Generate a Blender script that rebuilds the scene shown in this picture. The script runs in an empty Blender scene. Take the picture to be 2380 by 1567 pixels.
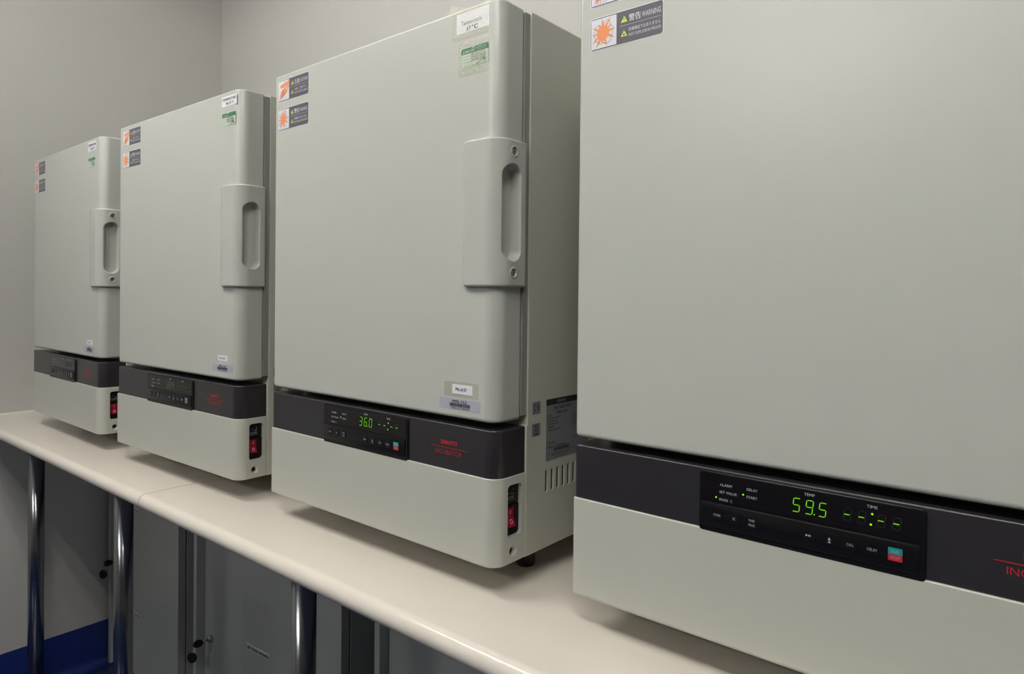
import bpy, bmesh, math, random
from mathutils import Vector, Matrix

random.seed(7)
SC = bpy.context.scene
COL = SC.collection
PI = math.pi
ZT = 1.07            # height of the bench top above the floor

# ------------------------------------------------------------------ camera
cam_d = bpy.data.cameras.new('camera')
cam = bpy.data.objects.new('camera', cam_d)
COL.objects.link(cam)
F_PX, CY = 1561.31, 701.49
yaw, pitch, roll = -0.6828, -0.0093, 0.0102
fwd = Vector((math.sin(yaw)*math.cos(pitch), math.cos(yaw)*math.cos(pitch), math.sin(pitch)))
rt0 = Vector((math.cos(yaw), -math.sin(yaw), 0)); up0 = rt0.cross(fwd)
rt = math.cos(roll)*rt0 + math.sin(roll)*up0
up = -math.sin(roll)*rt0 + math.cos(roll)*up0
M = Matrix((rt, up, -fwd)).transposed().to_4x4()
M.translation = Vector((0, 0, ZT + 0.4611))
cam.matrix_world = M
cam_d.sensor_width = 36.0
cam_d.lens = 36.0 * F_PX / 2380.0
cam_d.shift_y = (CY - 783.5) / 2380.0
cam_d.clip_start = 0.02
SC.camera = cam

# ------------------------------------------------------------------ world, exposure
w = bpy.data.worlds.new('world'); SC.world = w; w.use_nodes = True
w.node_tree.nodes['Background'].inputs[0].default_value = (0.9, 0.95, 1.0, 1)
w.node_tree.nodes['Background'].inputs[1].default_value = 0.02
SC.view_settings.view_transform = 'Standard'
SC.view_settings.look = 'None'
SC.view_settings.exposure = 0.57
SC.view_settings.gamma = 1.0
SC.view_settings.use_curve_mapping = False

# ceiling battens with two bare tubes each: (x, y, length, width, strength)
ZC = 3.05
LAMPS = [(0.05, -0.42, 1.20, 0.16, 60.0), (-1.80, -0.05, 1.20, 0.16, 50.0), (-1.20, -2.60, 1.20, 0.16, 54.0)]

# ------------------------------------------------------------------ materials
def mat(name, col, rough=0.5, metal=0.0, spec=0.5, coat=0.0, emit=None, estr=0.0, alpha=None,
        bump=None, mottle=None, coat_rough=0.1):
    m = bpy.data.materials.new(name); m.use_nodes = True
    nt = m.node_tree; b = nt.nodes['Principled BSDF']
    b.inputs['Base Color'].default_value = (*col, 1)
    b.inputs['Roughness'].default_value = rough
    b.inputs['Metallic'].default_value = metal
    b.inputs['Specular IOR Level'].default_value = spec
    b.inputs['Coat Weight'].default_value = coat
    b.inputs['Coat Roughness'].default_value = coat_rough
    if emit:
        b.inputs['Emission Color'].default_value = (*emit, 1)
        b.inputs['Emission Strength'].default_value = estr
    if alpha is not None:
        b.inputs['Alpha'].default_value = alpha
    tc = None
    if bump or mottle:
        tc = nt.nodes.new('ShaderNodeTexCoord')
    if bump:
        n = nt.nodes.new('ShaderNodeTexNoise'); n.inputs['Scale'].default_value = bump[0]
        n.inputs['Detail'].default_value = 3
        bp = nt.nodes.new('ShaderNodeBump'); bp.inputs['Strength'].default_value = bump[1]
        bp.inputs['Distance'].default_value = bump[2]
        nt.links.new(tc.outputs['Object'], n.inputs['Vector'])
        nt.links.new(n.outputs[0], bp.inputs['Height'])
        nt.links.new(bp.outputs[0], b.inputs['Normal'])
    if mottle:
        n = nt.nodes.new('ShaderNodeTexNoise'); n.inputs['Scale'].default_value = mottle[0]
        n.inputs['Detail'].default_value = 4
        r = nt.nodes.new('ShaderNodeMix'); r.data_type = 'RGBA'
        k = mottle[1]
        r.inputs[6].default_value = (*[c*(1-k) for c in col], 1)
        r.inputs[7].default_value = (*[min(1, c*(1+k)) for c in col], 1)
        nt.links.new(tc.outputs['Object'], n.inputs['Vector'])
        nt.links.new(n.outputs[0], r.inputs[0])
        nt.links.new(r.outputs[2], b.inputs['Base Color'])
    return m

M_ = {}
M_['paint'] = mat('door_enamel', (0.455, 0.463, 0.435), 0.34, spec=0.5, bump=(350, 0.05, 0.0004), mottle=(3, 0.015))
M_['cover'] = mat('cover_enamel', (0.465, 0.468, 0.425), 0.34, spec=0.5, coat=0.5, coat_rough=0.08, mottle=(4, 0.015))
M_['side'] = mat('body_enamel', (0.44, 0.435, 0.385), 0.36, spec=0.5, coat=0.4, coat_rough=0.1, mottle=(4, 0.015))
M_['plastic'] = mat('handle_plastic', (0.45, 0.45, 0.425), 0.16, spec=0.5)
M_['charcoal'] = mat('charcoal_plastic', (0.0185, 0.0168, 0.0205), 0.36, spec=0.45, coat=0.25, coat_rough=0.12, bump=(900, 0.12, 0.0003))
M_['black'] = mat('black_plastic', (0.005, 0.005, 0.006), 0.26, spec=0.4)
M_['blackm'] = mat('matt_black', (0.006, 0.006, 0.006), 0.75, spec=0.2)
M_['rubber'] = mat('black_rubber', (0.012, 0.012, 0.012), 0.45)
M_['gasket'] = mat('grey_gasket', (0.22, 0.215, 0.21), 0.35)
M_['letter'] = mat('grey_lettering', (0.36, 0.35, 0.42), 0.5)
M_['redink'] = mat('red_lettering', (0.38, 0.012, 0.018), 0.5)
M_['teal'] = mat('teal_button', (0.01, 0.22, 0.24), 0.35)
M_['crimson'] = mat('crimson_button', (0.40, 0.012, 0.03), 0.35)
M_['rocker'] = mat('red_rocker', (0.26, 0.003, 0.018), 0.25)
M_['white'] = mat('white_paper', (0.72, 0.71, 0.78), 0.5)
M_['stkwhite'] = mat('sticker_white', (0.66, 0.65, 0.70), 0.35)
M_['stkdark'] = mat('sticker_dark', (0.085, 0.078, 0.100), 0.32, bump=(600, 0.2, 0.0004))
M_['orange'] = mat('orange_ink', (0.74, 0.25, 0.10), 0.4)
M_['yellow'] = mat('yellow_ink', (0.62, 0.66, 0.07), 0.4)
M_['ink'] = mat('black_ink', (0.012, 0.012, 0.014), 0.5)
M_['green'] = mat('green_ink', (0.002, 0.14, 0.055), 0.4)
M_['palegreen'] = mat('pale_green_paper', (0.52, 0.57, 0.49), 0.4)
M_['silver'] = mat('silver_label', (0.36, 0.37, 0.45), 0.35, spec=0.5)
M_['silver2'] = mat('silver_plate', (0.22, 0.225, 0.26), 0.35, metal=0.3)
M_['chrome'] = mat('chrome', (0.62, 0.64, 0.68), 0.12, metal=1.0)
M_['legsteel'] = mat('brushed_steel', (0.30, 0.31, 0.335), 0.20, metal=1.0)
M_['screw'] = mat('screw_steel', (0.55, 0.56, 0.52), 0.18, metal=1.0)
M_['bench'] = mat('bench_laminate', (0.72, 0.665, 0.605), 0.19, spec=0.5, mottle=(2.5, 0.02))
M_['trim'] = mat('white_sealant', (0.75, 0.72, 0.66), 0.4)
M_['wall'] = mat('wall_paint', (0.465, 0.455, 0.44), 0.6, spec=0.3, bump=(60, 0.06, 0.001))
M_['ceil'] = mat('ceiling_paint', (0.72, 0.72, 0.68), 0.8)
M_['floor'] = mat('blue_floor_coating', (0.010, 0.024, 0.085), 0.25, mottle=(3, 0.15))
M_['skirt'] = mat('blue_skirting', (0.010, 0.024, 0.14), 0.35)
M_['cab'] = mat('cabinet_grey_enamel', (0.42, 0.43, 0.41), 0.34, spec=0.5)
M_['led'] = mat('green_segments', (0.05, 0.2, 0.0), 0.4, emit=(0.16, 0.62, 0.006), estr=0.50)
M_['led2'] = mat('green_segments_dim', (0.05, 0.14, 0.0), 0.4, emit=(0.13, 0.24, 0.008), estr=0.30)
M_['led1'] = mat('green_segments_faint', (0.04, 0.06, 0.01), 0.4, emit=(0.05, 0.07, 0.01), estr=0.22)
M_['lamp'] = mat('indicator_green', (0.1, 0.3, 0.0), 0.4, emit=(0.22, 0.95, 0.01), estr=0.62)
M_['ghost'] = mat('unlit_segments', (0.005, 0.0055, 0.0045), 0.5)
M_['display'] = mat('display_window', (0.006, 0.005, 0.006), 0.10)
M_['dif'] = mat('lamp_diffuser', (0.8, 0.8, 0.8), 0.5, emit=(1.0, 0.985, 0.92), estr=1.0)

def film(name, wgt, rough, tint=(0.97, 0.97, 0.93), nscale=420, dist=0.0012):
    m = bpy.data.materials.new(name); m.use_nodes = True; nt = m.node_tree
    for n in list(nt.nodes):
        if n.type == 'BSDF_PRINCIPLED': nt.nodes.remove(n)
    out = [n for n in nt.nodes if n.type == 'OUTPUT_MATERIAL'][0]
    tr = nt.nodes.new('ShaderNodeBsdfTransparent'); tr.inputs[0].default_value = (*tint, 1)
    gl = nt.nodes.new('ShaderNodeBsdfGlossy'); gl.inputs['Roughness'].default_value = rough
    tc = nt.nodes.new('ShaderNodeTexCoord'); no = nt.nodes.new('ShaderNodeTexNoise'); no.inputs['Scale'].default_value = nscale
    bp = nt.nodes.new('ShaderNodeBump'); bp.inputs['Strength'].default_value = 1.0; bp.inputs['Distance'].default_value = dist
    mx = nt.nodes.new('ShaderNodeMixShader')
    nt.links.new(tc.outputs['Object'], no.inputs['Vector']); nt.links.new(no.outputs[0], bp.inputs['Height'])
    nt.links.new(bp.outputs[0], gl.inputs['Normal']); mx.inputs[0].default_value = wgt
    nt.links.new(tr.outputs[0], mx.inputs[1]); nt.links.new(gl.outputs[0], mx.inputs[2]); nt.links.new(mx.outputs[0], out.inputs[0])
    return m
M_['film'] = film('clear_tape', 0.09, 0.16)
M_['film_thin'] = film('thin_clear_tape', 0.03, 0.25, (0.985, 0.985, 0.98), 60, 0.0002)

# ------------------------------------------------------------------ mesh builder
_textcache = {}
def text_geo(s, bold=0.0, shear=0.0, res=2):
    key = (s, bold, shear)
    if key in _textcache: return _textcache[key]
    c = bpy.data.curves.new('t', 'FONT'); c.body = s; c.resolution_u = res
    c.offset = bold; c.shear = shear
    o = bpy.data.objects.new('t', c); COL.objects.link(o)
    bpy.context.view_layer.update()
    me = bpy.data.meshes.new_from_object(o.evaluated_get(bpy.context.evaluated_depsgraph_get()))
    V = [(v.co.x, v.co.y) for v in me.vertices]
    Fc = [tuple(p.vertices) for p in me.polygons]
    bpy.data.objects.remove(o); bpy.data.meshes.remove(me); bpy.data.curves.remove(c)
    x0 = min(v[0] for v in V); x1 = max(v[0] for v in V); y0 = min(v[1] for v in V); y1 = max(v[1] for v in V)
    V = [((x-x0)/(x1-x0), (y-y0)/(y1-y0)) for x, y in V]
    _textcache[key] = (V, Fc)
    return V, Fc

FRONT = lambda base: (lambda u, v, h: (u, base - h, v))       # faces -y
SIDE = lambda base: (lambda u, v, h: (base + h, u, v))        # faces +x

class MB:
    def __init__(s): s.v = []; s.f = []; s.m = []; s.sm = []; s.mats = []
    def mi(s, m):
        if m not in s.mats: s.mats.append(m)
        return s.mats.index(m)
    def add(s, V, Fs, m, smooth=False):
        o = len(s.v); k = s.mi(m)
        s.v += [tuple(p) for p in V]
        for f in Fs:
            s.f.append(tuple(i+o for i in f)); s.m.append(k); s.sm.append(smooth)
        return s
    def box(s, x0, x1, y0, y1, z0, z1, m):
        V = [(x, y, z) for z in (z0, z1) for y in (y0, y1) for x in (x0, x1)]
        return s.add(V, [(0, 2, 3, 1), (4, 5, 7, 6), (0, 1, 5, 4), (2, 6, 7, 3), (0, 4, 6, 2), (1, 3, 7, 5)], m)
    def prism(s, outline, z0, z1, bev, m, nb=4, bot=None):
        """outline(inset) -> list of (x,y), counter-clockwise; rounded top and bottom edges"""
        bot = bev if bot is None else bot
        rings = []
        for k in range(nb+1):
            a = PI/2*k/nb
            rings.append((bot*(1-math.sin(a)), z0 + bot*(1-math.cos(a))))
        for k in range(nb+1):
            a = PI/2*(1-k/nb)
            rings.append((bev*(1-math.sin(a)), z1 - bev*(1-math.cos(a))))
        V = []; n = None
        for ins, z in rings:
            P = outline(ins); n = len(P); V += [(x, y, z) for x, y in P]
        Fs = [tuple(reversed(range(n)))]
        for r in range(len(rings)-1):
            for i in range(n):
                j = (i+1) % n
                Fs.append((r*n+i, r*n+j, (r+1)*n+j, (r+1)*n+i))
        b = (len(rings)-1)*n
        Fs.append(tuple(range(b, b+n)))
        return s.add(V, Fs, m, True)
    def tube(s, P, r, m, seg=16, caps=True, radii=None):
        P = [Vector(p) for p in P]; V = []
        t0 = (P[1]-P[0]).normalized(); a = Vector((0, 0, 1)) if abs(t0.z) < 0.9 else Vector((1, 0, 0))
        n = t0.cross(a).normalized()
        for i, p in enumerate(P):
            t = ((P[min(i+1, len(P)-1)] - P[max(i-1, 0)])).normalized()
            n = (n - t*n.dot(t)).normalized(); b = t.cross(n)
            rr = radii[i] if radii else r
            for k in range(seg):
                an = 2*PI*k/seg; V.append(p + (n*math.cos(an) + b*math.sin(an))*rr)
        Fs = []
        for i in range(len(P)-1):
            for k in range(seg):
                j = (k+1) % seg
                Fs.append((i*seg+k, i*seg+j, (i+1)*seg+j, (i+1)*seg+k))
        if caps:
            Fs.append(tuple(reversed(range(seg)))); Fs.append(tuple(range((len(P)-1)*seg, len(P)*seg)))
        return s.add(V, Fs, m, True)
    # flat print on a plane, polygons given counter-clockwise in (u, v)
    def flat(s, pl, pts, h, m): return s.add([pl(u, v, h) for u, v in pts], [tuple(range(len(pts)))], m)
    def rect(s, pl, u0, u1, v0, v1, h, m): return s.flat(pl, [(u0, v0), (u1, v0), (u1, v1), (u0, v1)], h, m)
    def text(s, pl, t, u0, u1, v0, v1, h, m, bold=0.0, shear=0.0, rot=0.0):
        V, Fs = text_geo(t, 0.0, shear)
        d = max(0.0, bold)*(v1-v0)*2.2
        for du_ in ((-d, 0.0, d) if d > 0 else (0.0,)):
            out = []
            for a, b in V:
                u, v = u0+(u1-u0)*a+du_, v0+(v1-v0)*b
                if rot: v += (u-u0)*rot
                out.append(pl(u, v, h + (0.00002 if du_ == 0.0 else 0.0)))
            s.add(out, Fs, m)
        return s
    def sheet(s, pl, u0, u1, v0, v1, r, h0, h1, m, rot=0.0):
        """thin sheet with rounded corners standing from h0 to h1 above the plane"""
        P = rr(u0, u1, v0, v1, r, r, r, r, 4)(0)
        if rot: P = [(u, v+(u-u0)*rot) for u, v in P]
        n = len(P)
        V = [pl(u, v, h0) for u, v in P] + [pl(u, v, h1) for u, v in P]
        Fs = [tuple(range(n, 2*n))] + [(i, (i+1) % n, n+(i+1) % n, n+i) for i in range(n)]
        return s.add(V, Fs, m)
    def line(s, pl, pts, wd, h, m):
        for (a, b), (c, d) in zip(pts[:-1], pts[1:]):
            dx, dy = c-a, d-b; L = math.hypot(dx, dy) or 1e-9
            nx, ny = -dy/L*wd/2, dx/L*wd/2
            s.flat(pl, [(a-nx, b-ny), (c-nx, d-ny), (c+nx, d+ny), (a+nx, b+ny)], h, m)
        return s
    def mesh(s, name):
        me = bpy.data.meshes.new(name)
        me.from_pydata(s.v, [], s.f)
        for m in s.mats: me.materials.append(M_[m])
        me.polygons.foreach_set('material_index', s.m)
        me.polygons.foreach_set('use_smooth', s.sm)
        me.update()
        return me
    def build(s, name, parent=None, **kw):
        return link(name, s.mesh(name), parent, **kw)

def rr(x0, x1, y0, y1, r00, r10, r11, r01, seg=8):
    """rounded rectangle: radii at (x0,y0), (x1,y0), (x1,y1), (x0,y1)"""
    def f(ins):
        P = []
        for cx, cy, sx, sy, r, a0 in ((x0, y0, 1, 1, r00, PI), (x1, y0, -1, 1, r10, 1.5*PI), (x1, y1, -1, -1, r11, 0), (x0, y1, 1, -1, r01, PI/2)):
            R = max(r - ins, 1e-5); ox = cx + sx*(ins + R); oy = cy + sy*(ins + R)
            for k in range(seg+1):
                a = a0 + PI/2*k/seg
                P.append((ox + R*math.cos(a), oy + R*math.sin(a)))
        return P
    return f

def link(name, me, parent=None, label=None, cat=None, group=None, kind=None, auto=True):
    o = bpy.data.objects.new(name, me); COL.objects.link(o)
    if parent is not None: o.parent = parent
    if label: o['label'] = label
    if cat: o['category'] = cat
    if group: o['group'] = group
    if kind: o['kind'] = kind
    return o

def thing(name, loc, rz=0.0, label=None, cat=None, group=None):
    o = bpy.data.objects.new(name, None); COL.objects.link(o)
    o.location = loc; o.rotation_euler = (0, 0, rz); o.empty_display_size = 0.1
    if label: o['label'] = label
    if cat: o['category'] = cat
    if group: o['group'] = group
    return o

def bevel_mesh(me, width, seg=3, angle=0.6, sm=True):
    o = bpy.data.objects.new('tmp', me); COL.objects.link(o)
    md = o.modifiers.new('b', 'BEVEL'); md.width = width; md.segments = seg; md.limit_method = 'ANGLE'; md.angle_limit = angle
    md.harden_normals = False
    bpy.context.view_layer.update()
    r = bpy.data.meshes.new_from_object(o.evaluated_get(bpy.context.evaluated_depsgraph_get()))
    bpy.data.objects.remove(o)
    if sm: smooth_by_angle(r)
    return r

def boolean(me, cutters):
    o = bpy.data.objects.new('tmp', me); COL.objects.link(o); cs = []
    for c in cutters:
        cm = c.mesh('cut'); co = bpy.data.objects.new('cut', cm); COL.objects.link(co); cs.append(co)
        md = o.modifiers.new('x', 'BOOLEAN'); md.operation = 'DIFFERENCE'; md.solver = 'EXACT'; md.object = co
        md.material_mode = 'TRANSFER'
    bpy.context.view_layer.update()
    r = bpy.data.meshes.new_from_object(o.evaluated_get(bpy.context.evaluated_depsgraph_get()))
    bpy.data.objects.remove(o)
    for c in cs: bpy.data.objects.remove(c)
    return r

def smooth_by_angle(me, ang=0.55, area=0.008):
    bm = bmesh.new(); bm.from_mesh(me)
    for e in bm.edges:
        e.smooth = not (len(e.link_faces) == 2 and e.calc_face_angle(0) > ang)
    for f in bm.faces: f.smooth = f.calc_area() < area
    bm.to_mesh(me); bm.free()
    return me

def xprism(pts, x0, x1, m):
    """solid along x with outline pts in (y, z)"""
    b = MB(); n = len(pts)
    V = [(x0, y, z) for y, z in pts] + [(x1, y, z) for y, z in pts]
    b.add(V, [tuple(reversed(range(n))), tuple(range(n, 2*n))] + [(i, (i+1) % n, n+(i+1) % n, n+i) for i in range(n)], m)
    return b

# ================================================================== SETTING
XL, XR, YB, YF = -3.034, 4.8, 1.572, -6.5
def struct(name, b): return b.build(name, kind='structure')
struct('floor', MB().box(XL-0.1, XR+0.1, YF-0.1, YB+0.1, -0.1, 0.0, 'floor'))
struct('ceiling', MB().box(XL-0.1, XR+0.1, YF-0.1, YB+0.1, ZC, ZC+0.1, 'ceil'))
struct('wall_left', MB().box(XL-0.1, XL, YF-0.1, YB+0.1, 0, ZC, 'wall'))
struct('wall_back', MB().box(XL, XR, YB, YB+0.1, 0, ZC, 'wall'))
struct('wall_right', MB().box(XR, XR+0.1, YF-0.1, YB+0.1, 0, ZC, 'wall'))
struct('wall_front', MB().box(XL, XR, YF-0.1, YF, 0, ZC, 'wall'))
SK = 0.176
def coved(p0, p1, nrm, name):
    """skirting with a coved foot running from p0 to p1, nrm pointing into the room"""
    prof = [(0.0, SK), (0.003, SK), (0.003, 0.035)]
    for k in range(1, 7):
        a = PI/2*k/6; prof.append((0.035 - 0.032*math.cos(a), 0.035 - 0.032*math.sin(a)))
    prof += [(0.035, 0.0), (0.0, 0.0)]
    b = MB(); n = len(prof)
    V = [(p[0]+nrm[0]*d, p[1]+nrm[1]*d, z) for p in (p0, p1) for d, z in prof]
    b.add(V, [(i, (i+1) % n, n+(i+1) % n, n+i) for i in range(n)] + [tuple(range(n)), tuple(reversed(range(n, 2*n)))], 'skirt')
    me = b.mesh(name); bm = bmesh.new(); bm.from_mesh(me); bmesh.ops.recalc_face_normals(bm, faces=bm.faces); bm.to_mesh(me); bm.free()
    return link(name, me, kind='structure')
coved((XL, YF), (XL, YB), (1, 0), 'baseboard_left')
coved((XL+0.036, YB), (XR, YB), (0, -1), 'baseboard_back')

# ceiling lights: surface battens with two bare fluorescent tubes
for i, (lx, ly, ln, wd, st) in enumerate(LAMPS):
    t = thing('ceiling_light', (lx, ly, ZC), 0, ('twin-tube ceiling batten above the bench front, right of the nearest incubator', 'twin-tube ceiling batten above the bench front, towards the left wall', 'twin-tube ceiling batten behind the camera')[i], 'ceiling light', 'ceiling lights')
    MB().box(-ln/2-.02, ln/2+.02, -0.05, 0.05, -0.045, -0.0005, 'ceil').build('housing', t)
    m = M_['dif'].copy(); m.name = 'tube_lit'
    m.node_tree.nodes['Principled BSDF'].inputs['Emission Strength'].default_value = st
    M_['dif%d' % i] = m
    for sy in (-wd/2, wd/2):
        MB().tube([(-ln/2, sy, -0.06), (ln/2, sy, -0.06)], 0.016, 'dif%d' % i, 12).build('tube', t)
        for sx in (-ln/2-0.004, ln/2-0.016):
            MB().box(sx, sx+0.02, sy-0.02, sy+0.02, -0.08, -0.02, 'ceil').build('lamp_holder', t)

# ================================================================== BENCHES
YE = 0.645; TH = 0.034
def bench(x0, x1, legs, label, wallside):
    t = thing('lab_bench', ((x0+x1)/2, (YE+YB)/2, 0), 0, label, 'bench', 'lab benches along the wall')
    ox, oy = (x0+x1)/2, (YE+YB)/2
    # slab profile in (y, z) with a bullnose front
    r = TH/2; P = []
    n = 24
    for k in range(n+1):
        a = -PI/2 - PI*k/n
        P.append((YE + r + r*math.cos(a)*1.0, ZT - r + r*math.sin(a)))
    P += [(YB-0.001, ZT), (YB-0.001, ZT-TH)]
    b = MB(); N = len(P)
    V = []
    xs = [x0 + 0.0006*0, x1]
    for x in (x0+0.0004, x1-0.0004): V += [(x-ox, y-oy, z) for y, z in P]
    b.add(V, [tuple(range(N)), tuple(reversed(range(N, 2*N)))], 'bench')
    b.add(V, [(i, N+i, N+(i+1) % N, (i+1) % N) for i in range(N)], 'bench', True)
    me = b.mesh('bench_top'); bm = bmesh.new(); bm.from_mesh(me)
    bmesh.ops.remove_doubles(bm, verts=bm.verts, dist=1e-6); bmesh.ops.recalc_face_normals(bm, faces=bm.faces); bm.to_mesh(me); bm.free()
    smooth_by_angle(me, 0.6, 0.05)
    link('bench_top', me, t)
    for lx in legs:
        l = MB().tube([(lx-ox, 0.80-oy, 0.012), (lx-ox, 0.80-oy, ZT-TH-0.006)], 0.025, 'legsteel', 40)
        lo = l.build('leg', t)
        MB().tube([(lx-ox, 0.80-oy, ZT-TH-0.006), (lx-ox, 0.80-oy, ZT-TH+0.0005)], 0.045, 'chrome', 32).build('mounting_plate', lo)
        MB().tube([(lx-ox, 0.80-oy, 0.0), (lx-ox, 0.80-oy, 0.006), (lx-ox, 0.80-oy, 0.012)], 0.03, 'rubber', 24, radii=[0.032, 0.032, 0.026]).build('foot', lo)
    return t
bench(XL+0.0005, -1.611, (-2.863, -2.093), 'beige bench section with a rounded front edge, running from the left wall to the seam', True)
struct('trim_1', MB().box(XL, XL+0.006, YE+0.02, YB, ZT+0.0001, ZT+0.005, 'trim'))
bench(-1.609, 1.55, (-1.193, -0.25, 0.62, 1.40), 'beige bench section with a rounded front edge, right of the seam, carrying the nearest incubators', False)

# ================================================================== CABINETS
YC = 1.100
def cabinet(x0, x1, label, lock=None, labels=(), tape=None, yo=0.0):
    t = thing('storage_cabinet', (x0, YC+yo, 0), 0, label, 'cabinet', 'metal cabinets under the bench')
    W = x1 - x0; H = 0.89; zb = 0.006
    c = MB().box(0.0, W, 0.062, 0.43, zb, H, 'cab')
    c.box(0, 0.020, 0.0, 0.0615, zb, H, 'cab')            # proud left side panel
    link('carcass', bevel_mesh(c.mesh('carcass'), 0.0012, 2), t)
    d = MB().box(0.0215, W-0.0005, 0.030, 0.058, zb+0.002, H-0.004, 'cab')
    do = link('door', bevel_mesh(d.mesh('door'), 0.0015, 2), t)
    if lock:
        lx, lz = lock
        lx -= x0
        lb = MB().tube([(lx, 0.030, lz), (lx, 0.022, lz), (lx, 0.018, lz)], 0.011, 'chrome', 24, radii=[0.012, 0.012, 0.009])
        lb.tube([(lx, 0.018, lz), (lx, 0.0165, lz)], 0.006, 'screw', 20)
        lb.build('lock', do, label='chrome lock')
    if tape:
        a, b_, c0, c1 = tape
        MB().sheet(FRONT(0.0298), a-x0, b_-x0, c0, c1, 0.003, 0, 0.0003, 'film_thin').build('clear_tape', t)
    for (txt, u0, u1, v0, v1, slope, sr) in labels:
        L = MB(); pl = FRONT(0.0294); u0 -= x0; u1 -= x0
        L.sheet(pl, u0, u1, v0, v1, 0.0005, 0, 0.0003, 'stkwhite', rot=slope)
        mg = (v1-v0)*0.16
        L.text(pl, txt, u0+mg, u1-mg, v0+mg, v1-mg, 0.0005, 'ink', bold=0.03, rot=slope)
        L.build('name_label', t, label='white label with black lettering')
    for fx in (0.03, W-0.03):
        for fy in (0.09, 0.39):
            MB().tube([(fx, fy, 0.0), (fx, fy, zb+0.001)], 0.018, 'rubber', 16).build('foot', t)
    return t
HZ = lambda z: z + ZT
cabinet(-3.015, -2.462, 'grey metal cabinet in the corner by the left wall, partly behind a chrome bench leg',
        lock=(-2.972, HZ(-0.640)), yo=-0.005,
        labels=[('Glass Instr', -2.935, -2.789, HZ(-0.412), HZ(-0.396), 0.0, 0), ('Cultures & media', -2.935, -2.781, HZ(-0.827), HZ(-0.811), 0.0, 0)])
cabinet(-2.293, -1.509, 'grey metal cabinet with a white Lab Instruments label, between two chrome bench legs',
        lock=(-2.224, HZ(-0.7188)), tape=(-2.0254, -1.8475, HZ(-0.76), HZ(-0.50)),
        labels=[('Lab Instruments', -2.0015, -1.8635, HZ(-0.6755), HZ(-0.6555), 0.052, 0)])
cabinet(-1.333, -0.56, 'grey metal cabinet right of the nearest chrome bench leg, mostly cut off by the frame')

def keys(x, y, z, label, dx):
    t = thing('key_set', (x, y, z), 0, label, 'keys', 'keys hanging in the cabinet locks')
    def oval(c, a, b_, th, nrm, m):
        nrm = Vector(nrm).normalized(); u = nrm.cross(Vector((0, 0, 1))).normalized(); v = u.cross(nrm); B = MB(); n = 28
        c = Vector(c)
        V = [c + u*a*math.cos(2*PI*k/n)*s_ + v*b_*math.sin(2*PI*k/n)*s_ + nrm*h for h, s_ in ((-th/2, 0.9), (-th/4, 1.0), (th/4, 1.0), (th/2, 0.9)) for k in range(n)]
        Fs = [tuple(reversed(range(n))), tuple(range(3*n, 4*n))]
        for r_ in range(3): Fs += [(r_*n+k, r_*n+(k+1) % n, (r_+1)*n+(k+1) % n, (r_+1)*n+k) for k in range(n)]
        B.add(V, Fs, m); return B
    MB().tube([(0, 0.0, 0), (0, -0.016, 0)], 0.0028, 'screw', 12).build('key_blade', t)
    oval((0, -0.033, 0), 0.017, 0.012, 0.005, (0.8, 0.0, 0.6), 'black').build('key_head', t)
    R = 0.013
    MB().tube([(0.0 + R*math.cos(a)*0.2, -0.045 + R*math.sin(a)*0.5, -0.012 + R*math.cos(a)) for a in [2*PI*k/24 for k in range(25)]], 0.0007, 'screw', 6, caps=False).build('key_ring', t)
    oval((dx, -0.048, -0.044), 0.016, 0.018, 0.004, (0.75, -1, 0.1), 'black').build('key_fob', t)
keys(-2.224, YC+0.0165, HZ(-0.7188), 'black-headed key with oval fob hanging from the cabinet marked Lab Instruments', -0.010)
keys(-2.972, YC-0.005+0.0165, HZ(-0.640), 'black-headed key with oval fob in the corner cabinet by the left wall', -0.010)

# ================================================================== INCUBATORS
W = 0.6155; D_ = 0.0658; B_ = 0.0675
z1, z2, z3, z4 = 0.0477, 0.1825, 0.2561, 0.2666; z5 = z1 + 0.86
RC = 0.024
WD = W - 0.0052          # door right side
cache = {}
def cached(key, fn):
    if key not in cache: cache[key] = fn()
    return cache[key]

def stadium(cy, cz, hw, hh, seg=10):
    P = []
    for k in range(seg+1): a = PI*k/seg; P.append((cy + hw*math.cos(a), cz + hh - hw + hw*math.sin(a)))
    for k in range(seg+1): a = PI + PI*k/seg; P.append((cy + hw*math.cos(a), cz - hh + hw + hw*math.sin(a)))
    return P

def m_body():
    b = MB().prism(rr(0, W, 0.0012, 0.525, 0.003, 0.003, 0.003, 0.003, 3), z1, z5, 0.003, 'side', 3)
    me = b.mesh('body')
    cuts = []
    for k in range(14):
        cuts.append(xprism(stadium(0.0572 + 0.01575*k, 0.1577, 0.0033, 0.0187, 5), W-0.0026, W+0.01, 'side'))
    me = boolean(me, cuts)
    me = boolean(me, [MB().box(-0.01, W+0.01, -0.01, 0.0064, z3+0.0004, z5+0.02, 'side')])
    me = bevel_mesh(me, 0.0005, 2, 0.9)
    if 'blackm' not in [m.name for m in me.materials]: me.materials.append(M_['blackm'])
    k = len(me.materials)-1
    for p in me.polygons:
        if W-0.0030 < p.center.x < W-0.0022 and p.normal.x > 0.9 and p.area < 0.0004: p.material_index = k  # shade of the hollow behind the vents, put into black slot floors
    return me

SLOT_Y, SLOT_Z, SLOT_W, SLOT_H = -0.0385, 0.5872, 0.0172, 0.0735
def m_door():
    b = MB().prism(rr(0, WD, -D_, -0.0050, 0.005, RC-0.002, 0.006, 0.003, 10), z4, z5, 0.0035, 'paint', 5, bot=0.006)
    me = b.mesh('door')
    c = xprism(stadium(SLOT_Y, SLOT_Z, SLOT_W-0.0005, SLOT_H-0.0005, 16), WD-0.022, WD+0.02, 'plastic')
    me = boolean(me, [c])
    return smooth_by_angle(me, 0.5)

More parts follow.
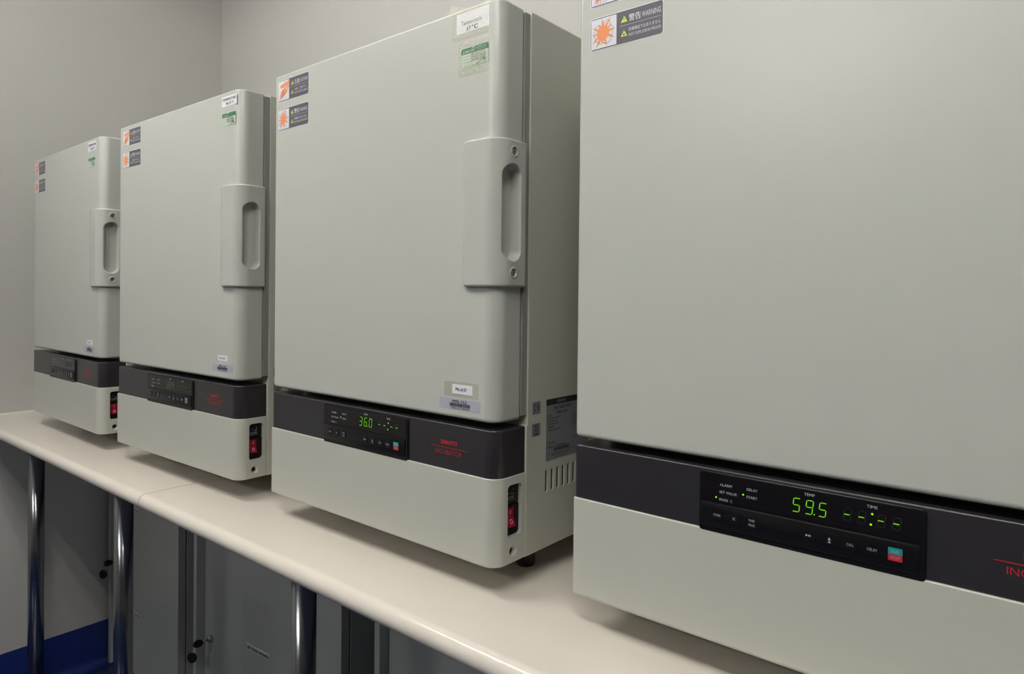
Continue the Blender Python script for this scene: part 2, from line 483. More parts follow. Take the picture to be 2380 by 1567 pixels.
def m_handle():
    # height field wrapped round the door corner: s runs from the front face over the corner to the side
    R = RC-0.002
    sF = (WD - R) - 0.543           # straight run on the front
    sA = R*PI/2
    sS = (-0.0055) - (-D_ + R)      # straight run on the side
    L = sF + sA + sS
    zb, zt = 0.4735, 0.6995
    H0 = 0.0090
    def pt(s, h):
        if s < sF: return (0.543 + s, -D_ - h)
        if s < sF + sA:
            a = (s - sF)/R
            return (WD - R + (R+h)*math.sin(a), -D_ + R - (R+h)*math.cos(a))
        return (WD + h, -D_ + R + (s - sF - sA))
    def sdf_rr(s, z):
        r = 0.008 if s < L/2 else 0.003
        cx, cz = L/2, (zb+zt)/2
        qx, qz = abs(s-cx) - L/2 + r, abs(z-cz) - (zt-zb)/2 + r
        return -(math.hypot(max(qx, 0), max(qz, 0)) + min(max(qx, qz), 0) - r)      # >0 inside
    s_slot = sF + sA + (SLOT_Y - (-D_ + R))
    def sdf_st(s, z):
        dz = max(abs(z - SLOT_Z) - (SLOT_H - SLOT_W), 0)
        return SLOT_W - math.hypot(s - s_slot, dz)                                  # >0 inside
    def edge(d, r):
        if d <= 0: return 0.0
        if d >= r: return 1.0
        return math.sqrt(max(0, 1 - (1-d/r)**2))
    def hgt(s, z):
        d = sdf_rr(s, z)
        h = H0*edge(d, 0.0035)
        h *= 0.72 + 0.28*min(1, max(0, (s-0.002)/0.012))
        q = sdf_st(s, z)
        if q > -0.0015:
            if q < 0: h -= 0.0015*(1-math.sqrt(max(0, 1-((q+0.0015)/0.0015)**2)))
            else: h -= 0.0015 + 0.0165*min(1, q/0.0030) + 0.003*min(1, q/SLOT_W)
        for cz in (0.6800, 0.4955):
            rr_ = math.hypot(s - (s_slot+0.0008), z - cz)
            if screws_on[0] and rr_ < 0.0088:
                h += 0.0012*math.exp(-((rr_-0.0072)/0.0012)**2)
                if rr_ < 0.0058: h -= 0.0045*min(1, (0.0058-rr_)/0.0010)
        return h
    def axis(a, b_, fine):
        P = [a]; x = a
        while x < b_ - 1e-6:
            step = 0.0009 if any(f0 <= x <= f1 for f0, f1 in fine) else 0.004
            x = min(b_, x + step); P.append(x)
        return P
    S = axis(0, L, [(-1, 0.006), (s_slot-SLOT_W-0.007, s_slot+SLOT_W+0.004), (L-0.005, L+1), (sF-0.004, sF+sA)])
    Z = axis(zb, zt, [(zb-1, zb+0.005), (0.480, SLOT_Z-SLOT_H+SLOT_W+0.003), (SLOT_Z+SLOT_H-SLOT_W-0.005, zt+1)])
    V = []; 
    for z in Z:
        for s in S:
            x, y = pt(s, hgt(s, z)); V.append((x, y, z))
    nS = len(S); Fs = []
    for i in range(len(Z)-1):
        for j in range(nS-1):
            Fs.append((i*nS+j, i*nS+j+1, (i+1)*nS+j+1, (i+1)*nS+j))
    b = MB().add(V, Fs, 'plastic', True)
    # closed back lip along the rear edge
    me = b.mesh('handle')
    return smooth_by_angle(me, 1.0)
screws_on = [True]
def m_handle_screws(): screws_on[0] = True; return m_handle()
def m_handle_plain(): screws_on[0] = False; return m_handle()

def m_screw(cz):
    b = MB(); x = WD + 0.0060; y = SLOT_Y + 0.0008
    b.tube([(x, y, cz), (x+0.0014, y, cz), (x+0.0026, y, cz), (x+0.0032, y, cz), (x+0.0034, y, cz)], 0.0042, 'screw', 24, radii=[0.0042, 0.0041, 0.0034, 0.0023, 0.0012])
    pl = SIDE(x+0.0036)
    b.rect(pl, y-0.0015, y+0.0015, cz-0.00035, cz+0.00035, 0, 'blackm').rect(pl, y-0.00035, y+0.00035, cz-0.0015, cz+0.0015, 0.00003, 'blackm')
    return b.mesh('screw')

PY0, PY1, PZ0, PZ1 = -0.0415, -0.0075, 0.0905, 0.1700     # switch recess on the side
JY, JZ = -0.0280, 0.0672
def m_cover():
    b = MB().prism(rr(0, W+0.0004, -B_-0.0030, 0.0005, 0.004, RC+0.001, 0.0008, 0.0008, 10), z1, z2+0.0008, 0.0014, 'cover', 5, bot=0.005)
    me = b.mesh('lower_cover')
    c1 = xprism(rr(PY0, PY1, PZ0, PZ1, 0.005, 0.007, 0.007, 0.006, 6)(0), W-0.012, W+0.01, 'cover')
    # funnel-shaped socket opening
    c2 = MB().tube([(W-0.014, JY, JZ), (W-0.004, JY, JZ), (W-0.0015, JY, JZ), (W+0.0008, JY, JZ), (W+0.004, JY, JZ)], 1, 'cover', 28, radii=[0.0052, 0.0054, 0.0066, 0.0094, 0.0125])
    me = boolean(me, [c1, c2])
    return smooth_by_angle(me, 0.5)

def m_band():
    b = MB().prism(rr(0.0012, W-0.0012, -B_, 0.0005, 0.004, RC-0.001, 0.0008, 0.0008, 10), z2+0.0009, z3, 0.0022, 'charcoal', 5, bot=0.0005)
    return smooth_by_angle(b.mesh('control_band'), 0.7)

def badge():
    b = MB(); pl = FRONT(-B_); h = 0.0003
    b.text(pl, 'SANYO', 0.4968, 0.5325, 0.2226, 0.2295, h, 'redink', bold=0.045)
    b.rect(pl, 0.4738, 0.5550, 0.2172, 0.2182, h, 'redink')
    b.text(pl, 'INCUBATOR', 0.4842, 0.5430, 0.2065, 0.2137, h, 'redink')
    return b.mesh('badge')

def m_panel():
    b = MB(); pl = FRONT(-B_)
    b2 = MB().sheet(pl, 0.1840, 0.4200, 0.1812, 0.2530, 0.004, -0.002, 0.0034, 'black')
    me = bevel_mesh(b2.mesh('control_panel'), 0.0008, 2, 0.8)
    return me
def m_window():
    b = MB(); pl = FRONT(-B_)
    b.sheet(pl, 0.1878, 0.4165, 0.2190, 0.2505, 0.0015, 0.0030, 0.0039, 'display')
    L = lambda t, u0, u1, vc, hc=0.0031: b.text(pl, t, u0, u1, vc-hc/2, vc+hc/2, 0.00405, 'letter', bold=0.012)
    L('ALARM', 0.2098, 0.2242, 0.2396); L('SET VALUE', 0.2094, 0.2303, 0.2311); L('MODE  C', 0.2092, 0.2249, 0.2221)
    L('DELAY', 0.2418, 0.2542, 0.2400); L('START', 0.2416, 0.2540, 0.2312)
    L('TEMP', 0.3049, 0.3160, 0.2470); L('TIME', 0.3668, 0.3770, 0.2466)
    # unlit segments of the clock digits
    for cx in (0.3479, 0.3617, 0.3799, 0.3938):
        seg7(b, pl, cx-0.0033, 0.2276, 0.0066, 0.0125, '8', 0.0041, 'ghost')
    return b.mesh('display_window')
SEG = {'0': 'abcdef', '1': 'bc', '2': 'abged', '3': 'abgcd', '4': 'fgbc', '5': 'afgcd', '6': 'afgedc', '7': 'abc', '8': 'abcdefg', '9': 'abfgcd', '-': 'g'}
def seg7(b, pl, u, v, wd, ht, ch, h, m, th=0.0011, sl=0.12):
    def P(x, y): return (u + x*wd + sl*y*ht, v + y*ht)
    t = th/2; g = 0.0003
    pts = {'a': ((0, 1), (1, 1)), 'g': ((0, .5), (1, .5)), 'd': ((0, 0), (1, 0)), 'f': ((0, .5), (0, 1)), 'b': ((1, .5), (1, 1)), 'e': ((0, 0), (0, .5)), 'c': ((1, 0), (1, .5))}
    for s in SEG[ch]:
        (a0, b0), (a1, b1) = pts[s]; p, q = Vector(P(a0, b0)), Vector(P(a1, b1)); d = (q-p).normalized(); n = Vector((-d.y, d.x))
        p = p + d*g; q = q - d*g
        poly = [p, p + d*t - n*t, q - d*t - n*t, q, q - d*t + n*t, p + d*t + n*t]
        b.flat(pl, [(x.x, x.y) for x in poly], h, m)
def disc(b, pl, u, v, r, h, m, n=14):
    b.flat(pl, [(u + r*math.cos(2*PI*k/n), v + r*math.sin(2*PI*k/n)) for k in range(n)], h, m)
def m_temp(txt, m):
    b = MB(); pl = FRONT(-B_); u = 0.2926
    for ch in txt:
        if ch == '.': disc(b, pl, u-0.0052+0.0012, 0.2266, 0.0008, 0.0043, m); continue
        seg7(b, pl, u, 0.2260, 0.0070, 0.0148, ch, 0.0043, m); u += 0.01355
    return b.mesh('temperature_readout')
def m_time(m, ml):
    b = MB(); pl = FRONT(-B_)
    for cx in (0.3479, 0.3617, 0.3799, 0.3938): b.flat(pl, [(cx-0.0029, 0.2338), (cx-0.0022, 0.2332), (cx+0.0024, 0.2332), (cx+0.0031, 0.2338), (cx+0.0024, 0.2344), (cx-0.0022, 0.2344)], 0.0043, m)
    disc(b, pl, 0.3721, 0.2393, 0.0012, 0.0043, ml); disc(b, pl, 0.3709, 0.2282, 0.0012, 0.0043, ml)
    return b.mesh('time_readout')
def m_led(u, v, m):
    b = MB(); pl = FRONT(-B_); 
    b.sheet(pl, u-0.0010, u+0.0010, v-0.0010, v+0.0010, 0.0009, 0.0039, 0.0045, m)
    return b.mesh('indicator_lamp')
def m_flap():
    pl = FRONT(-B_)
    b = MB().sheet(pl, 0.1862, 0.4152, 0.1880, 0.2166, 0.003, 0.003, 0.0052, 'black')
    return bevel_mesh(b.mesh('button_flap'), 0.0006, 2, 0.8)
def m_button(c, kind):
    b = MB(); pl = FRONT(-B_); cz = 0.2031; h0, h1 = 0.0050, 0.0058
    if kind == 'run':
        b.sheet(pl, c-0.0065, c+0.0065, cz-0.0066, cz, 0.0008, h0, h1, 'crimson')
        b.sheet(pl, c-0.0065, c+0.0065, cz, cz+0.0066, 0.0008, h0, h1, 'teal')
        b.text(pl, 'RUN', c-0.0032, c+0.0032, cz+0.0016, cz+0.0044, h1+0.0002, 'letter')
        b.text(pl, 'STOP', c-0.0042, c+0.0042, cz-0.0046, cz-0.0016, h1+0.0002, 'letter')
        return b.mesh('button')
    hw = 0.0062
    b.sheet(pl, c-hw, c+hw, cz-0.0058, cz+0.0058, 0.0012, h0, h1, 'black')
    h = h1+0.0002
    if kind == 'ff':
        for k in (0, 1):
            u = c-0.0031+0.0031*k; b.flat(pl, [(u, cz-0.0015), (u+0.0031, cz), (u, cz+0.0015)], h, 'letter')
    elif kind == 'up':
        for k in (0, 1):
            v = cz-0.0031+0.0031*k; b.flat(pl, [(c-0.0017, v), (c+0.0017, v), (c, v+0.0031)], h, 'letter')
    elif kind == 'timer':
        b.text(pl, 'TIMER', c-0.0037, c+0.0037, cz+0.0009, cz+0.0037, h, 'letter'); b.text(pl, 'MODE', c-0.0036, c+0.0036, cz-0.0042, cz-0.0014, h, 'letter')
    else:
        hw = {'POWER': 0.0042, 'BZ': 0.0015, 'CALL': 0.0036, 'DELAY': 0.0047}[kind]
        b.text(pl, kind, c-hw, c+hw, cz-0.0015, cz+0.0015, h, 'letter')
    return b.mesh('button')
BUTTONS = [(0.2077, 'POWER'), (0.2281, 'BZ'), (0.2486, 'timer'), (0.3106, 'ff'), (0.3316, 'up'), (0.3520, 'CALL'), (0.3728, 'DELAY'), (0.3936, 'run')]

def m_switchplate():
    b = MB(); x = W-0.0105
    b.box(x-0.001, x, PY0, PY1, PZ0, PZ1, 'blackm')
    pl = SIDE(x)
    # key lock plate with the switch surround below it
    b.box(x, x+0.0035, PY0, PY1, 0.1385, PZ1, 'black')
    b.box(x, x+0.0045, PY0, PY1, PZ0, 0.1365, 'blackm')
    pk = SIDE(x+0.0036)
    b.text(pk, 'KEY LOCK', -0.0440, -0.0183, 0.1468, 0.1500, 0.0001, 'letter', bold=0.015)
    b.rect(pk, -0.0415, -0.0160, 0.1443, 0.1448, 0.0001, 'letter')
    b.text(pk, 'ON', -0.0420, -0.0368, 0.1520, 0.1544, 0.0001, 'letter'); b.text(pk, 'OFF', -0.0258, -0.0180, 0.1520, 0.1544, 0.0001, 'letter')
    b.tube([(x+0.0036, -0.031, 0.158), (x+0.0055, -0.031, 0.158)], 0.0048, 'black', 20)
    b.line(pk, [(-0.0205, 0.1570), (-0.0190, 0.1600), (-0.0215, 0.1615)], 0.0005, 0.0001, 'letter')
    me = b.mesh('switch_plate'); return me
def m_rocker():
    x = W-0.0046; y0, y1 = -0.0375, -0.0215
    zt, zm, zb = 0.1335, 0.1195, 0.1050
    P = [(x, zt), (x+0.0010, zt), (x-0.0005, zm), (x+0.0050, zb), (x-0.002, zb-0.001), (x-0.003, zt)]
    n = len(P); V = [(a, y0, z) for a, z in P] + [(a, y1, z) for a, z in P]
    b = MB().add(V, [tuple(range(n)), tuple(reversed(range(n, 2*n)))] + [(i, n+i, n+(i+1) % n, (i+1) % n) for i in range(n)], 'rocker')
    me0 = b
    def on(u, v, h):   # on the two faces of the rocker
        if v > zm: k = (v-zm)/(zt-zm); return (x-0.0005+0.0015*k + h, u, v)
        k = (zm-v)/(zm-zb); return (x-0.0005+0.0055*k + h, u, v)
    yc = (y0+y1)/2
    b.rect(on, yc-0.0004, yc+0.0004, 0.1235, 0.1300, 0.0003, 'white')
    n = 20; r0, r1 = 0.0022, 0.0029
    for k in range(n):
        a, c = 2*PI*k/n, 2*PI*(k+1)/n
        b.flat(on, [(yc+r0*math.cos(a), 0.1125+r0*math.sin(a)*1.15), (yc+r1*math.cos(a), 0.1125+r1*math.sin(a)*1.15), (yc+r1*math.cos(c), 0.1125+r1*math.sin(c)*1.15), (yc+r0*math.cos(c), 0.1125+r0*math.sin(c)*1.15)], 0.0003, 'white')
    me = b.mesh('power_switch'); bm = bmesh.new(); bm.from_mesh(me); bm.normal_update()
    bm.to_mesh(me); bm.free()
    return me
def m_jack():
    b = MB().tube([(W-0.0135, JY, JZ), (W-0.0060, JY, JZ), (W-0.0050, JY, JZ)], 0.005, 'black', 20, radii=[0.0050, 0.0050, 0.0035])
    return b.mesh('socket')

SH = 0.0002
def tri(b, pl, u, v, w_, hgt, kind):
    """small yellow warning triangle"""
    b.flat(pl, [(u-w_/2, v), (u+w_/2, v), (u, v+hgt)], SH*3, 'yellow')
    if kind == '!':
        b.flat(pl, [(u-w_*.03, v+hgt*.30), (u+w_*.03, v+hgt*.30), (u+w_*.06, v+hgt*.68), (u-w_*.06, v+hgt*.68)], SH*4, 'ink')
        disc(b, pl, u, v+hgt*.18, w_*.05, SH*4, 'ink', 8)
    elif kind == 'blast':
        n = 16
        b.flat(pl, [(u + w_*(.20 if k % 2 else .09)*math.cos(2*PI*k/n), v+hgt*.28 + w_*(.20 if k % 2 else .09)*math.sin(2*PI*k/n)) for k in range(n)], SH*4, 'ink')
        b.rect(pl, u-w_*.10, u-w_*.02, v+hgt*.58, v+hgt*.66, SH*4, 'ink')
    else:
        for dx in (-.12, 0, .12): b.line(pl, [(u+w_*dx, v+hgt*.2), (u+w_*(dx+.05), v+hgt*.33), (u+w_*dx, v+hgt*.46)], w_*.05, SH*4, 'ink')
        b.rect(pl, u-w_*.25, u+w_*.25, v+hgt*.10, v+hgt*.15, SH*4, 'ink')
def m_warn(kind, u0):
    b = MB(); pl = FRONT(-D_); wd = 0.1100; v0, v1 = (0.7935, 0.8382) if kind == 'warn' else (0.8522, 0.8968)
    hh = v1-v0
    b.sheet(pl, u0, u0+wd, v0, v1, 0.0045, 0, SH, 'stkwhite')
    b.sheet(pl, u0+0.0013, u0+wd-0.0013, v0+0.0013, v1-0.0013, 0.0035, 0, SH*2, 'stkdark')
    a0, a1, c0, c1 = u0+0.0022, u0+0.0418, v0+0.0024, v1-0.0024
    b.sheet(pl, a0, a1, c0, c1, 0.0015, 0, SH*2.5, 'stkwhite')
    cu, cv = (a0+a1)/2, (c0+c1)/2
    if kind == 'warn':
        # star burst inside a cloud outline
        R = [(93, .56, 8), (60, .60, 8), (32, .40, 7), (8, .48, 8), (-27, .54, 8), (-72, .56, 8), (-95, .36, 7), (-118, .62, 9), (-146, .56, 6), (-176, .46, 6), (152, .50, 7), (122, .33, 7)]
        pts = []
        rays = sorted([(math.radians(a) % (2*PI), r, math.radians(wd_)) for a, r, wd_ in R])
        for a, r, hw_ in rays:
            pts += [(a-hw_*1.5, .245), (a, r), (a+hw_*1.5, .235)]
        P = [(cu-0.001 + r*hh*math.cos(a)*0.88, cv + r*hh*math.sin(a)*0.93) for a, r in pts]
        P = [(min(max(x, a0), a1), min(max(y, c0), c1)) for x, y in P]
        c = (cu-0.001, cv)
        for i in range(len(P)): b.flat(pl, [c, P[i], P[(i+1) % len(P)]], SH*3, 'orange')
        lobes = [(65, .24, .13), (15, .24, .10), (-20, .23, .09), (-62, .22, .15), (-112, .26, .085), (-143, .27, .08), (180, .22, .13), (140, .24, .10)]
        cl = [(cu + r*hh*math.cos(math.radians(a)), cv + r*hh*math.sin(math.radians(a)), q*hh) for a, r, q in lobes]
        for i, (x, y, q) in enumerate(cl):
            run = []
            for k in range(33):
                a = 2*PI*k/32; p = (x+q*math.cos(a), y+q*math.sin(a))
                ok = all(math.hypot(p[0]-x2, p[1]-y2) > q2*0.98 for j, (x2, y2, q2) in enumerate(cl) if j != i) and math.hypot(p[0]-cu, p[1]-cv) > .2*hh
                if ok: run.append(p)
                else:
                    if len(run) > 1: b.line(pl, run, 0.00035, SH*4, 'ink')
                    run = []
            if len(run) > 1: b.line(pl, run, 0.00035, SH*4, 'ink')
    else:
        # open hand over heat strokes with a white cross
        q = lambda x, y: (a0+(a1-a0)*x, c0+(c1-c0)*y)
        b.flat(pl, [q(.20, .78), (q(.20, .64)), q(.52, .66), q(.70, .74), q(.80, .92), q(.98, 1.0), q(.98, .98), q(.72, .84)][:5][::-1], SH*3, 'orange')
        b.flat(pl, [q(.50, .70), q(.62, .36), q(.98, .62), q(.98, 1.0), q(.80, .84), q(.22, .80), q(.20, .68)], SH*3.2, 'orange')
        for k in range(5):
            x = .16+.11*k; b.flat(pl, [q(x, .10+.05*k), q(x+.08, .10+.05*k), q(x+.34, .52), q(x+.24, .58)], SH*(3.4+.2*k), 'orange')
        for k in range(5): b.line(pl, [q(.13+.11*k, .02), q(.20+.11*k, .30), q(.30+.10*k, .50)], 0.0004, SH*5, 'redink')
        b.line(pl, [q(.58, .72), q(.96, .42)], 0.0020, SH*6, 'stkwhite'); b.line(pl, [q(.62, .40), q(.94, .74)], 0.0020, SH*6, 'stkwhite')
    t0 = u0+0.0487
    tri(b, pl, t0+0.0045, v0+0.0285, 0.0098, 0.0085, '!')
    tri(b, pl, t0+0.0045, v0+0.0100, 0.0098, 0.0080, 'blast' if kind == 'warn' else 'heat')
    b.rect(pl, u0+0.0463, u0+0.1060, v0+0.0240, v0+0.0244, SH*3, 'stkwhite')
    x0, x1 = u0+0.0603, u0+0.1060
    if kind == 'warn':
        b.text(pl, '警告', x0, x0+0.0175, v0+0.0278, v0+0.0372, SH*3, 'stkwhite', bold=0.01); b.text(pl, 'WARNING', x0+0.0190, x1, v0+0.0287, v0+0.0358, SH*3, 'stkwhite')
        b.text(pl, '防爆構造ではありません', x0, x1, v0+0.0150, v0+0.0200, SH*3, 'stkwhite')
        b.text(pl, 'NOT EXPLOSION PROOF', x0, x1+0.0005, v0+0.0085, v0+0.0124, SH*3, 'stkwhite')
    else:
        b.text(pl, '注意', x0, x0+0.0175, v0+0.0278, v0+0.0372, SH*3, 'stkwhite', bold=0.01); b.text(pl, 'CAUTION', x0+0.0190, x1, v0+0.0287, v0+0.0358, SH*3, 'stkwhite')
        b.text(pl, '火傷にご注意下さい', x0, x1-0.003, v0+0.0150, v0+0.0200, SH*3, 'stkwhite')
        b.text(pl, 'CAUTION HOT SURFACE', x0, x1+0.0005, v0+0.0085, v0+0.0124, SH*3, 'stkwhite')
    return b.mesh('warning_sticker')

def temp_label(b, u0, u1, v0, v1, l1, l2, serif):
    pl = FRONT(-D_)
    b.sheet(pl, u0, u1, v0, v1, 0.0003, 0, SH*1.5, 'white')
    w_ = u1-u0; h_ = v1-v0
    if serif:
        b.text(pl, 'Temperature', u0+w_*.15, u0+w_*.78, v0+h_*.30, v0+h_*.60, SH*2.5, 'ink', bold=-0.004)
        b.text(pl, '37', u0+w_*.30, u0+w_*.45, v0+h_*.06, v0+h_*.26, SH*2.5, 'ink', bold=0.01)
        b.text(pl, '°C', u0+w_*.48, u0+w_*.66, v0+h_*.06, v0+h_*.28, SH*2.5, 'ink', bold=0.02)
    else:
        b.text(pl, l1, u0+w_*.05, u0+w_*.95, v0+h_*.55, v0+h_*.80, SH*2.5, 'ink', bold=0.015)
        b.text(pl, l2, u0+w_*.28, u0+w_*.82, v0+h_*.14, v0+h_*.42, SH*2.5, 'ink', bold=0.015)
def cal_label(b, u0, u1, v0, v1, rows):
    pl = FRONT(-D_); w_ = u1-u0; h_ = v1-v0; q = lambda x, y: (u0+w_*x, v0+h_*y)
    b.sheet(pl, u0-0.002, u1+0.001, v0-0.002, v1+0.001, 0.004, 0, SH*1.2, 'palegreen')
    b.sheet(pl, u0, u1, v0, v1, 0.0030, 0, SH*1.8, 'green')
    b.sheet(pl, u0+0.0006, u1-0.0006, v0+0.0006, v0+h_*.70, 0.0022, 0, SH*2.3, 'palegreen')
    b.text(pl, 'Linkotec', *[q(.05, 0)[0], q(.52, 0)[0]], q(0, .75)[1], q(0, .93)[1], SH*3, 'palegreen', bold=-0.01, shear=0.4)
    b.flat(pl, [q(.36, .93), q(.50, .94), q(.54, .98), q(.42, .97)], SH*3, 'palegreen')
    b.text(pl, 'Calibration', q(.58, 0)[0], q(.92, 0)[0], q(0, .86)[1], q(0, .93)[1], SH*3, 'palegreen')
    b.rect(pl, q(.58, 0)[0], q(.90, 0)[0], q(0, .775)[1], q(0, .79)[1], SH*3, 'palegreen')
    for i, r in enumerate(rows):
        y = .555-.145*i
        b.text(pl, ('Instrument', 'Calibrated', 'Next due')[i], q(.05, 0)[0], q(.30, 0)[0], q(0, y-.01)[1], q(0, y+.04)[1], SH*3, 'green')
        b.rect(pl, q(.32, 0)[0], q(.96, 0)[0], q(0, y-.012)[1], q(0, y)[1], SH*3, 'green')
        b.text(pl, r, q(.36, 0)[0], q(.90, 0)[0], q(0, y+.015)[1], q(0, y+.11)[1], SH*3.5, 'ink', shear=0.35)
    b.text(pl, 'Engineer', q(.05, 0)[0], q(.38, 0)[0], q(0, .07)[1], q(0, .13)[1], SH*3, 'green')
    b.rect(pl, q(.40, 0)[0], q(.96, 0)[0], q(0, .065)[1], q(0, .08)[1], SH*3, 'green')
    b.line(pl, [q(.56, .07), q(.70, .15), q(.76, .24), q(.86, .30), q(.80, .20), q(.94, .22), q(.86, .12)], 0.0008, SH*4, 'ink')
def num_label(b, u0, u1, v0, v1, t):
    pl = FRONT(-D_); w_ = u1-u0; h_ = v1-v0
    b.sheet(pl, u0, u1, v0, v1, 0.0005, 0, SH*1.5, 'white')
    b.text(pl, t, u0+w_*.17, u0+w_*.72, v0+h_*.28, v0+h_*.66, SH*2.5, 'ink', bold=0.012)
def barcode(b, pl, u0, u1, v0, v1, h, seed):
    r = random.Random(seed); u = u0; lo, hi = (u1-u0)/150, (u1-u0)/60
    while u < u1:
        a = r.uniform(lo, hi); b.rect(pl, u, min(u+a, u1), v0, v1, h, 'ink'); u += a + r.uniform(lo*.7, lo*1.6)
def ser_label(b, u0, u1, v0, v1, t):
    pl = FRONT(-D_); w_ = u1-u0; h_ = v1-v0
    b.sheet(pl, u0, u1, v0, v1, 0.001, 0, SH*1.1, 'silver')
    b.text(pl, 'MIR-162', u0+w_*.33, u0+w_*.68, v0+h_*.66, v0+h_*.90, SH*3, 'ink', bold=0.012)
    barcode(b, pl, u0+w_*.26, u0+w_*.76, v0+h_*.30, v0+h_*.62, SH*3, 5)
    b.text(pl, 'SERIAL NO.  '+t, u0+w_*.30, u0+w_*.74, v0+h_*.10, v0+h_*.24, SH*3, 'ink')

def m_ce():
    b = MB(); pl = SIDE(W)
    b.sheet(pl, 0.0180, 0.0385, 0.2718, 0.2912, 0.0006, 0, SH*1.5, 'silver2')
    for cx, full in ((0.0262, 0), (0.0352, 1)):
        r0, r1 = 0.0040, 0.0050
        for k in range(16):
            a, c = PI/2 + PI*k/16, PI/2 + PI*(k+1)/16
            b.flat(pl, [(cx+r0*math.cos(a), 0.2818+r0*math.sin(a)), (cx+r1*math.cos(a), 0.2818+r1*math.sin(a)), (cx+r1*math.cos(c), 0.2818+r1*math.sin(c)), (cx+r0*math.cos(c), 0.2818+r0*math.sin(c))], SH*3, 'ink')
        if full: b.rect(pl, cx-0.0042, cx-0.0006, 0.2813, 0.2823, SH*3, 'ink')
    return b.mesh('ce_mark')
def m_bin():
    b = MB(); pl = SIDE(W)
    b.sheet(pl, 0.0172, 0.0383, 0.2362, 0.2562, 0.0006, 0, SH*1.5, 'silver2')
    c = 0.0278
    b.line(pl, [(c-0.0055, 0.2545), (c+0.0055, 0.2420)], 0.0005, SH*3, 'ink').line(pl, [(c+0.0055, 0.2545), (c-0.0055, 0.2420)], 0.0005, SH*3, 'ink')
    b.line(pl, [(c-0.0032, 0.2525), (c+0.0032, 0.2525), (c+0.0022, 0.2430), (c-0.0022, 0.2430), (c-0.0032, 0.2525)], 0.0005, SH*3.2, 'ink')
    b.line(pl, [(c-0.0038, 0.2530), (c+0.0038, 0.2530)], 0.0006, SH*3, 'ink'); disc(b, pl, c+0.0022, 0.2428, 0.0009, SH*3.4, 'ink')
    b.rect(pl, c-0.0048, c+0.0048, 0.2382, 0.2400, SH*3, 'ink')
    return b.mesh('waste_bin_mark')
def m_rating():
    b = MB(); pl = SIDE(W); u0, u1, v0, v1 = 0.0548, 0.1800, 0.1900, 0.2912
    b.sheet(pl, u0, u1, v0, v1, 0.0010, 0, SH*1.5, 'silver2')
    b.sheet(pl, u0, u1, 0.2812, v1, 0.0010, 0, SH*2, 'ink')
    T = lambda t, a, c, v, h, bold=0.0, m='ink': b.text(pl, t, a, c, v, v+h, SH*3, m, bold=bold)
    T('SANYO', 0.0845, 0.1090, 0.2836, 0.0050, 0.03, 'silver2')
    T('INCUBATOR', 0.0760, 0.1250, 0.2728, 0.0052, 0.02); T('MIR-162', 0.0840, 0.1130, 0.2648, 0.0050, 0.02)
    for i, (a, c) in enumerate((('MODEL', ''), ('EFFECTIVE CAPACITY', '93 L'), ('RATED VOLTAGE', 'AC 220V'), ('RATED FREQUENCY', '50 Hz'), ('AMPERAGE', '0.8 A'), ('POWER CONSUMPTION', '200 W'))):
        v = 0.2625 - 0.0048*i
        T(a, 0.0590, 0.0590+0.0021*len(a), v, 0.0028, 0.012)
        if c: T(c, 0.1290, 0.1290+0.0028*len(c), v+0.001, 0.0028, 0.012)
    T('NET WEIGHT', 0.0590, 0.0810, 0.2172, 0.0030, 0.012); T('54 KG', 0.1290, 0.140, 0.2190, 0.0028, 0.012)
    T('SERIAL NO.', 0.0590, 0.0790, 0.2105, 0.0030, 0.012); T('08020034', 0.0840, 0.1110, 0.2105, 0.0030, 0.0)
    barcode(b, pl, 0.0760, 0.1200, 0.2035, 0.2090, SH*3, 9)
    b.rect(pl, u0, u1, 0.2008, 0.2012, SH*3, 'ink')
    T('SANYO Electric Co., Ltd.', 0.0700, 0.1200, 0.1960, 0.0036, 0.01); T('MADE IN JAPAN', 0.0790, 0.1100, 0.1918, 0.0028)
    return b.mesh('rating_plate')
def m_foot(x, y):
    return MB().tube([(x, y, 0.0), (x, y, 0.003), (x, y, 0.030), (x, y, z1+0.001)], 0.0165, 'rubber', 28, radii=[0.0150, 0.0165, 0.0165, 0.0165]).mesh('foot')

